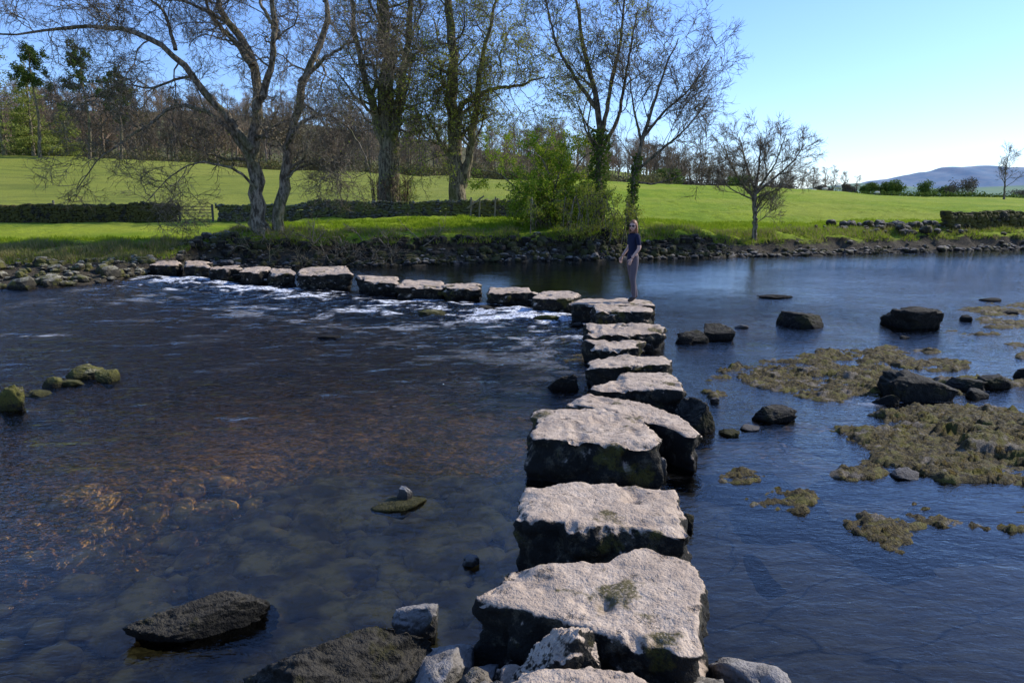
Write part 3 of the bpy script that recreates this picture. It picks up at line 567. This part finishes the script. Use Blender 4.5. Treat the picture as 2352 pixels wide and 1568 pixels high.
for i in range(15):
    bx=r.uniform(.6,5.2); by=33.4+r.uniform(-.3,.5); zz=tz1(bx,by); dx=r.uniform(-1.3,1.0)
    lim.append(([(bx,by,zz),(bx+dx*.3,by-.2,zz+1.1),(bx+dx*.7,by-.5,zz+1.6),(bx+dx,by-.9,zz+1.0),(bx+dx*1.15,by-1.1,zz+.2)],(.03,.01)))
tree('bank_shrub',lim,[dict(k=8,L=1.0,ang=45,m=5,t0=.2,wig=.3,up=-.06,rr=.6,S=3,rmin=.009),dict(k=5,L=.5,ang=45,m=4,wig=.3,up=-.06,rr=.6,S=3,rmin=.007)],52,M_bark,leaf=[(M_leafy,5000,.04,.06,2)])
lim=[]
for i in range(26):
    bx=r.uniform(-9.8,-3.5); by=float(yw(bx))+r.uniform(.2,1.3); zz=tz1(bx,by); a=r.uniform(-1,1)
    lim.append(([(bx,by,zz),(bx+a*.5,by-.2,zz+.3),(bx+a*1.1,by-.4,zz+.45+r.uniform(-.2,.5))],(.028,.01)))
tree('fallen_branches',lim,[dict(k=7,L=.9,ang=45,m=5,t0=.2,wig=.25,up=.0,rr=.6,S=3,rmin=.008),dict(k=4,L=.4,ang=45,m=4,wig=.3,up=0,rr=.6,S=3,rmin=.006)],53,M_bark)
lim=[]
for i in range(9):
    a=i*.7; lim.append(([(-9.8+.25*math.cos(a),31+.2*math.sin(a),1.05),(-9.8+.6*math.cos(a),31-.1+.5*math.sin(a),.82),(-9.8+1.3*math.cos(a),30.6+.8*math.sin(a),tz1(-9.8+1.3*math.cos(a),30.6+.8*math.sin(a))+.02)],(.12,.03)))
tree('tree_roots',lim,[dict(k=4,L=.7,ang=40,m=5,t0=.3,wig=.3,up=-.15,rr=.5,S=4)],54,M_bark)

# ---------------------------------------------------------------- distant trees (instanced)
def far_mesh(seed,mat,h=10,dense=1.0,spread=1.0):
    r=random.Random(seed); pts=[(r.uniform(-.2,.2)*(q>0),r.uniform(-.2,.2)*(q>0),q*h*.85) for q in (0,.2,.4,.6,.8,1)]
    ob,ap=tree('crown',[(pts,(.22*h/10,.04))],[dict(k=int(15*dense),L=.38*h*spread,ang=45,m=6,t0=.22,wig=.16,up=.10,rr=.5,S=3,lv=.5),dict(k=7,L=.17*h*spread,ang=42,m=4,wig=.22,up=.06,rr=.55,S=3,rmin=.03),dict(k=6,L=.085*h*spread,ang=40,m=3,wig=.25,up=.03,rr=.6,rmin=.02,S=3)],seed,mat)
    me=ob.data; bpy.data.objects.remove(ob); return me
fm=[far_mesh(200+i,M_twigfar if i%3 else M_twigfar2,10,1.1) for i in range(5)]
def inst(parent,me,x,y,s,rz=None,name='tree'):
    o=bpy.data.objects.new(name,me); COL.objects.link(o); o.parent=parent; o.location=(x,y,tz1(x,y)-.2); o.rotation_euler=(0,0,random.uniform(0,6.28) if rz is None else rz)
    o.scale=(s,s,s); return o
wood=empty('distant_woodland')
for i in range(200):
    b=random.uniform(-.76,.10); y=random.uniform(126,165); hs=float(np.interp(b,[-.7,-.45,-.2,.1],[1.3,1.15,.9,.8]))
    inst(wood,random.choice(fm),b*y,y,hs*random.uniform(.6,1.2))
for i in range(200):
    b=random.uniform(-.8,.18); y=random.uniform(170,420)
    inst(wood,random.choice(fm),b*y,y,random.uniform(.9,1.25)*1.2)
w2=empty('distant_woodland')
for i in range(80):
    b=random.uniform(.10,.36); y=random.uniform(165,215); hs=float(np.interp(b,[.1,.2,.3,.36],[1.0,.85,.62,.45]))
    inst(w2,random.choice(fm),b*y,y,hs*random.uniform(.8,1.1)*1.05)
def cloud(name,blobs,n,size,mat,seed,parent=None):
    r=np.random.RandomState(seed); B=np.array(blobs,float); w_=B[:,3]*B[:,4]*B[:,5]; i=r.choice(len(B),n,p=w_/w_.sum()); d=nrm(r.normal(size=(n,3)))*(r.uniform(.1,1.2,n)**.5)[:,None]
    C=B[i,:3]+d*B[i,3:6]*(1+.5*fb3(d*2+i[:,None],2,seed))[:,None]
    V,F=leafquads(C,size,r,size*.7); return mesh_np(name,V,F,mat,smooth=False,parent=parent)
bl=[]
for i in range(200):
    b=random.uniform(-.76,.2); y=random.uniform(123,130); bl.append((b*y,y,tz1(b*y,y)+.6,random.uniform(1,2.5),1.2,random.uniform(.6,2.0)))
cloud('undergrowth',bl,22000,.2,M_brush,61)
bl=[]
for i in range(90):
    b=random.uniform(.12,.36); y=160; bl.append((b*y,y,tz1(b*y,y)+.6,2,1.2,random.uniform(.6,1.6)))
cloud('undergrowth',bl,7000,.22,M_twigfar2,62)
def conifer(name,x,y,h,w_,mat,seed):
    z=tz1(x,y); ob,_=tree(name,[([(x,y,z-.2),(x,y,z+h*.5),(x,y,z+h)],(.3,.04))],[dict(k=34,L=w_*.9,ang=75,m=4,t0=.12,wig=.1,up=-.03,rr=.3,S=3,lv=.75)],seed,M_bark)
    bl=[]; r=random.Random(seed)
    for q in np.linspace(.06,1,20):
        for _ in range(4):
            a=r.uniform(0,6.28); R_=w_*.5*(1-q)**.8*r.uniform(.5,1.2); bl.append((x+math.cos(a)*R_*.8,y+math.sin(a)*R_*.8,z+q*h+r.uniform(-.4,.4),R_*.4+.25,R_*.4+.25,.35))
    cloud('foliage',bl,5200,.13,mat,seed,ob)
for i,(px,h,w_) in enumerate([(-77,18.5,9),(-73.5,14,7),(-84,19,9),(-76,9,7),(-71,8,6)]):
    conifer('larch_tree',px*.96,115+i*1.5,h,w_,M_yew,70+i)
def pine(x,y,h,seed,bare):
    z=tz1(x,y); ob,ap=tree('pine_tree',[([(x,y,z-.2),(x+.5,y,z+h*.4),(x-.1,y,z+h*.75),(x+.2,y,z+h)],(.28,.06))],[dict(k=26,L=4.2,ang=68,m=5,t0=bare,wig=.25,up=.03,rr=.3,S=3,lv=.6),dict(k=7,L=1.4,ang=50,m=4,t0=.4,wig=.3,up=.08,rr=.5,S=3,rmin=.02)],seed,M_bark2)
    r=np.random.RandomState(seed); C=pts_on(ap[2],6500,r,.2); V,F=leafquads(C,.13,r,.16); mesh_np('foliage',V,F,M_pine,smooth=False,parent=ob)
pine(-67,112,15,81,.62); pine(-60.5,113,14.5,82,.55); pine(-57.5,116,12,83,.5)
far=empty('distant_hedgerow_trees')
r=random.Random(4)
for (b,y,s_) in [(.385,230,.85),(.40,235,.9),(.41,225,.8),(.425,235,.75),(.44,240,.7),(.37,225,.8),(.355,220,.7)]:
    inst(far,random.choice(fm),b*y,y,s_)
for k,(b,y,w_,h) in enumerate([(.455,235,3.5,4.5),(.475,235,3.2,4.6),(.49,232,3,5.2),(.43,236,2.5,4),(.53,262,4.5,6),(.555,262,3.4,4.5),(.575,258,5.5,8),(.40,230,3,3),(.20,150,3,3.4),(.29,158,3.5,3),(.66,300,8,4)]):
    x=b*y; z=tz1(x,y); ob,_=tree('hedgerow_tree',[([(x,y,z-.2),(x,y,z+h*.5),(x,y,z+h*.85)],(.25,.05))],[dict(k=14,L=h*.4,ang=50,m=4,t0=.2,wig=.2,up=.05,rr=.5,S=3)],90+k,M_bark2)
    bl=[(x+r.uniform(-w_,w_)*.55,y+r.uniform(-1,1),z+h*r.uniform(.3,.75),w_*.42,w_*.4,h*.24) for _ in range(9)]
    cloud('foliage',bl,2200,.24,M_hedge if k in(0,1,2,4,5,8,9) else M_twigfar2,90+k,ob)
inst(None,far_mesh(301,M_twigfar2,10,1.3,spread=1.1),70.5,112,.75,name='bare_tree')
bl=[(x,190+.2*x,tz1(x,190+.2*x)+.5,2.5,1,.8) for x in np.arange(78,220,3.0)]
cloud('field_hedge',bl,8000,.3,M_hedge,95)

# far hills
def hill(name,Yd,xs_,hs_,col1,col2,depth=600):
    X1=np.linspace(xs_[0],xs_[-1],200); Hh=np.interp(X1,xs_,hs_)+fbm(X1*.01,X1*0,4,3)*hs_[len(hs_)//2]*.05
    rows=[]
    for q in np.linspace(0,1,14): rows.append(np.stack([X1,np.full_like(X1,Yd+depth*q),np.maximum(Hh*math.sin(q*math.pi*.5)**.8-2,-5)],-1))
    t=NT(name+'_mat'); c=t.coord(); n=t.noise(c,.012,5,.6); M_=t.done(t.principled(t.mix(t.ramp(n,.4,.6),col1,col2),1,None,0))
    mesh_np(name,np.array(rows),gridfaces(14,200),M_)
hill('far_hills',3600,[1200,1700,2000,2300,2500,2800,3400,4600],[0,40,95,150,160,148,140,90],(.19,.27,.36),(.25,.31,.38))  # blue-grey of distance haze put into the base colours
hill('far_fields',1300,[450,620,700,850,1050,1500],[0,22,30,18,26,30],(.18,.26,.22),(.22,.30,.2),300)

# ---------------------------------------------------------------- grass
def blades(name,n,xr,fy,hgt,mat,seed,zmin=.42):
    r=np.random.RandomState(seed); x=r.uniform(*xr,n); y=yw(x)+fy(r,n); z=tz(x,y)
    cl=vnoise(x*1.3,y*1.3,4); keep=(cl>.3)&(z>zmin+.3*((x>-11)&(x<9))); x,y,z=x[keep],y[keep],z[keep]; cl=cl[keep]; n=len(x); h=hgt*r.uniform(.5,1.2,n)*(.5+cl); a=r.uniform(0,3.14,n); w_=.012+.012*r.rand(n)
    ln=r.normal(size=(n,2))*h[:,None]*.45
    V=np.stack([np.stack([x-np.cos(a)*w_,y-np.sin(a)*w_,z-.02],-1),np.stack([x+np.cos(a)*w_,y+np.sin(a)*w_,z-.02],-1),np.stack([x+ln[:,0],y+ln[:,1],z+h],-1)],1).reshape(-1,3)
    mesh_np(name,V,np.arange(3*n).reshape(-1,3),mat,smooth=False)
blades('bank_grass',120000,(-24,32),lambda r,n:r.uniform(.7,10,n),.13,M_grassb,1)
blades('dry_grass',26000,(-24,30),lambda r,n:r.uniform(.6,4,n),.20,M_drygrass,2)
blades('dry_grass',16000,(-24,-11),lambda r,n:r.uniform(3,7,n),.24,M_drygrass,3)

# ---------------------------------------------------------------- fences and gate
def simple(name,rgb,rough=.7,nscale=20):
    t=NT(name); c=t.coord(); n=t.noise(c,nscale,5); return t.done(t.principled(t.mix(n,tuple(x*.65 for x in rgb),tuple(min(x*1.3,1) for x in rgb)),rough,t.bump(n,.3,.01)))
M_wood=simple('weathered_wood_mat',(.20,.17,.12)); M_gate=simple('gate_metal_mat',(.09,.08,.07))
def bar(p0,p1,w_,d_,bm):
    p0,p1=Vector(p0),Vector(p1); L=(p1-p0).length; r=bmesh.ops.create_cube(bm,size=1); q=(p1-p0).to_track_quat('Z','Y')
    Mx=Matrix.Translation((p0+p1)/2)@q.to_matrix().to_4x4()@Matrix.Diagonal((w_,d_,L,1)); bmesh.ops.transform(bm,matrix=Mx,verts=r['verts'])
def bars(name,lst,mat):
    bm=bmesh.new()
    for a,b,w_,d_ in lst: bar(a,b,w_,d_,bm)
    bmesh.ops.bevel(bm,geom=bm.edges[:],offset=.004,segments=1,affect='EDGES')
    me=bpy.data.meshes.new(name); bm.to_mesh(me); bm.free(); me.materials.append(mat); o=bpy.data.objects.new(name,me); COL.objects.link(o); return o
z=tz1(-18,44)
bars('field_gate',[((-18.8,44,z),(-18.8,44,z+1.0),.10,.10),((-17,44.2,z),(-17,44.2,z+1.0),.10,.10)]+[((-18.75,44,z+.15+i*.18),(-17.05,44.15,z+.15+i*.18),.02,.035) for i in range(5)],M_gate)
L=[]
for x in (-2.4,-1.9,-1.0): L.append(((x,45.0,tz1(x,45)-.1),(x+.05,45,tz1(x,45)+random.uniform(1.0,1.3)),.09,.09))
L.append(((-2.6,44.9,1.9),(-1.6,44.9,2.6),.04,.09))
bars('stile_fence',L,M_wood)
L=[((x,y_,tz1(x,y_)-.1),(x+random.uniform(-.05,.05),y_,tz1(x,y_)+random.uniform(1.0,1.25)),.09,.09) for x,y_ in [(-27,46),(-23.5,46),(-8.5,47.5),(-6,47.5),(-12,47.5),(-31,46.5)]]
L+= [((-34,46.5,tz1(-31,46.5)+.9),(-23.5,46,tz1(-23.5,46)+.9),.012,.012),((-34,46.5,tz1(-31,46.5)+.6),(-23.5,46,tz1(-23.5,46)+.6),.012,.012)]
bars('field_fence',L,M_wood)

# ---------------------------------------------------------------- skin figures
def skin(name,verts,edges,radii,sub=2,root=0):
    me=bpy.data.meshes.new(name); me.from_pydata(verts,edges,[]); me.update(); ob=bpy.data.objects.new(name,me); COL.objects.link(ob)
    m=ob.modifiers.new('s','SKIN'); m.use_smooth_shade=True
    for i,rr in enumerate(radii):
        d=me.skin_vertices[0].data[i]; d.radius=rr if isinstance(rr,tuple) else (rr,rr); d.use_root=(i==root)
    sb=ob.modifiers.new('b','SUBSURF'); sb.levels=sub; sb.render_levels=sub
    dg=bpy.context.evaluated_depsgraph_get(); dg.update(); m2=bpy.data.meshes.new_from_object(ob.evaluated_get(dg)); bpy.data.objects.remove(ob)
    for pl in m2.polygons: pl.use_smooth=True
    o=bpy.data.objects.new(name,m2); COL.objects.link(o); return o
M_skin=simple('skin_mat',(.60,.37,.27),.5,60); M_shirt=simple('navy_tshirt_mat',(.008,.012,.035),.9,40); M_trous=simple('walking_trousers_mat',(.11,.09,.10),.9,40); M_boot=simple('boot_mat',(.05,.035,.025),.7); M_hair=simple('auburn_hair_mat',(.26,.12,.06),.5,80); M_glass=simple('sunglasses_mat',(.01,.01,.012),.15); M_lip=simple('lip_mat',(.45,.16,.14),.5)
wom=empty('woman',(0,0,0))
vs=[(0,0,.93),(0,.0,1.05),(0,.01,1.20),(0,.01,1.34),(0,.015,1.43),(0,0,1.50),
 (.10,0,.90),(.105,-.05,.50),(.10,.0,.11),(.10,-.07,.045),(.10,-.15,.03),
 (-.10,0,.90),(-.11,.06,.50),(-.11,.17,.12),(-.11,.11,.045),(-.11,.03,.03),
 (.15,.01,1.39),(.215,.03,1.14),(.17,-.13,.93),
 (-.15,.01,1.39),(-.215,.02,1.14),(-.19,-.15,.95)]
es=[(0,1),(1,2),(2,3),(3,4),(4,5),(0,6),(6,7),(7,8),(8,9),(9,10),(0,11),(11,12),(12,13),(13,14),(14,15),(3,16),(16,17),(17,18),(3,19),(19,20),(20,21)]
rd=[(.145,.11),(.125,.095),(.13,.10),(.135,.10),(.07,.065),(.05,.05),(.10,.10),(.068,.068),(.05,.05),(.045,.04),(.038,.03),(.10,.10),(.068,.068),(.05,.05),(.045,.04),(.038,.03),(.06,.06),(.042,.042),(.028,.028),(.06,.06),(.042,.042),(.028,.028)]
body=skin('body',vs,es,rd,2,0)
for m in (M_skin,M_shirt,M_trous,M_boot): body.data.materials.append(m)
for pl in body.data.polygons:
    c_=pl.center; 
    if c_.z<.10: k=3
    elif c_.z<.99 and abs(c_.x)<.24 and not (c_.y<-.085 and c_.z>.86) : k=2
    elif c_.z>1.445: k=0
    elif abs(c_.x)>.135 and c_.z<1.2: k=0
    elif c_.y<-.11 and c_.z<1.15 : k=0
    else: k=1
    pl.material_index=k
body.parent=wom
def hand(wx,wy,wz,sg,nm):
    d=Vector((-.02*sg,-.35,-.94)).normalized(); side=Vector((0,.94,-.35)).normalized(); inn=Vector((-sg,0,0))
    W=Vector((wx,wy,wz)); V=[tuple(W),tuple(W+d*.05),tuple(W+d*.085)]; E=[(0,1),(1,2)]; R=[(.018,.026),(.016,.036),(.014,.038)]
    o=skin(nm,V,E,R,2,0); o.data.materials.append(M_skin); o.parent=wom
    for i,l in enumerate((.058,.07,.075,.066)):
        b=W+d*.085+side*((i-1.5)*.019); V=[tuple(b-d*.01),tuple(b+d*l*.5+inn*.006),tuple(b+d*l*.85+inn*.022)]
        f_=skin('finger_%d'%(i+1),V,[(0,1),(1,2)],[.009,.0085,.007],1,0); f_.data.materials.append(M_skin); f_.parent=wom
    b=W+d*.03-side*.03; V=[tuple(b),tuple(b-side*.022+d*.028+inn*.01),tuple(b-side*.03+d*.055+inn*.018)]
    f_=skin('thumb',V,[(0,1),(1,2)],[.011,.01,.008],1,0); f_.data.materials.append(M_skin); f_.parent=wom
hand(.17,-.13,.93,1,'left_hand'); hand(-.19,-.15,.95,-1,'right_hand')
hd=empty('head',(0,-.01,1.59)); hd.parent=wom
V,F=ICO[4]; V=V.copy()
fr_=V[:,1]<0; W_=V*[.072,.092,.115]
jaw=sm(-V[:,2],.2,1); W_[:,0]*=1-.28*jaw; W_[:,1]*=1-.12*jaw
nose=np.exp(-((V[:,0]/.14)**2+((V[:,2]+.12)/.2)**2))*fr_; W_[:,1]-=nose*.02
eye=np.exp(-(((np.abs(V[:,0])-.38)/.2)**2+((V[:,2]-.08)/.12)**2))*fr_; W_[:,1]+=eye*.008
chin=np.exp(-((V[:,0]/.25)**2+((V[:,2]+.85)/.2)**2))*fr_; W_[:,1]-=chin*.01
mesh_np('face',W_,F,M_skin,parent=hd)
Hc=V*[.083,.102,.122]; Hc[:,1]+=.018; Hc[:,2]+=.012
keepf=[f_ for f_ in F if not (Hc[f_].mean(0)[1]<-.035 and Hc[f_].mean(0)[2]<.062)]
mesh_np('hair',Hc,np.array(keepf),M_hair,parent=hd)
ln=skin('long_hair',[(0,.08,.04),(0,.10,-.08),(.01,.10,-.20),(.02,.10,-.30)],[(0,1),(1,2),(2,3)],[(.07,.045),(.075,.045),(.06,.035),(.03,.02)],2,0); ln.data.materials.append(M_hair); ln.parent=hd
for sx in (-1,1):
    a=skin('hair_lock',[(sx*.072,-.01,.04),(sx*.08,.0,-.07),(sx*.085,-.01,-.17)],[(0,1),(1,2)],[.016,.02,.01],1,0); a.data.materials.append(M_hair); a.parent=hd
    V2,F2=ICO[3]; mesh_np('sunglass_lens',V2*[.030,.006,.022]+[sx*.033,-.092,.012],F2,M_glass,parent=hd)
    mesh_np('ear',V2*[.008,.02,.03]+[sx*.072,.0,-.005],F2,M_skin,parent=hd)
    a=skin('sunglass_arm',[(sx*.062,-.085,.018),(sx*.074,.0,.018)],[(0,1)],[.004,.004],1,0); a.data.materials.append(M_glass); a.parent=hd
V2,F2=ICO[2]; mesh_np('mouth',V2*[.024,.006,.008]+[0,-.088,-.052],F2,M_lip,parent=hd)
hd.rotation_euler=(math.radians(4),0,math.radians(38))
wom.rotation_euler=(0,0,math.radians(-68)); wom.location=(2.56,16.32,.385)

# sheep
M_wool=simple('wool_mat',(.62,.57,.47),.95,30); M_sface=simple('sheep_face_mat',(.10,.09,.08),.8)
def sheep(x,y,rz,graze,s_=1.0):
    e=empty('sheep',(x,y,tz1(x,y))); zz=.62
    b=skin('fleece',[(-.42,0,zz),(-.15,0,zz+.02),(.15,0,zz+.01),(.38,0,zz+.03),(.52,0,zz+(-.05 if graze else .16))],[(0,1),(1,2),(2,3),(3,4)],[(.19,.2),(.24,.24),(.24,.25),(.19,.21),(.11,.11)],2,1); b.data.materials.append(M_wool); b.parent=e
    hz=.18 if graze else .88
    h_=skin('head',[(.52,0,zz+(-.1 if graze else .18)),(.60,0,hz+.08),(.72,0,hz-.02),(.78,0,hz-.06)],[(0,1),(1,2),(2,3)],[.09,.08,.065,.045],2,0); h_.data.materials.append(M_sface); h_.parent=e
    for sy in (-1,1):
        q=skin('ear',[(.6,sy*.05,hz+.12),(.58,sy*.14,hz+.11)],[(0,1)],[.025,.012],1,0); q.data.materials.append(M_sface); q.parent=e
        q=skin('front_leg',[(.30,sy*.12,.5),(.31,sy*.12,.26),(.30,sy*.12,.04),(.33,sy*.12,.01)],[(0,1),(1,2),(2,3)],[.065,.035,.028,.03],1,0); q.data.materials.append(M_sface); q.parent=e
        q=skin('hind_leg',[(-.34,sy*.12,.55),(-.28,sy*.13,.38),(-.40,sy*.12,.24),(-.37,sy*.12,.04),(-.34,sy*.12,.01)],[(0,1),(1,2),(2,3),(3,4)],[.10,.065,.033,.028,.03],1,0); q.data.materials.append(M_sface); q.parent=e
    q=skin('tail',[(-.55,0,zz+.08),(-.63,0,zz-.12)],[(0,1)],[.035,.03],1,0); q.data.materials.append(M_wool); q.parent=e
    e.rotation_euler=(0,0,rz); e.scale=(s_,)*3
for x,y,rz,g_ in [(45.0,108,1.9,False),(50.0,125,.3,True),(41.5,130,2.8,True),(70,150,0,True),(54,140,3,True)]: sheep(x,y,rz,g_)
print('done')
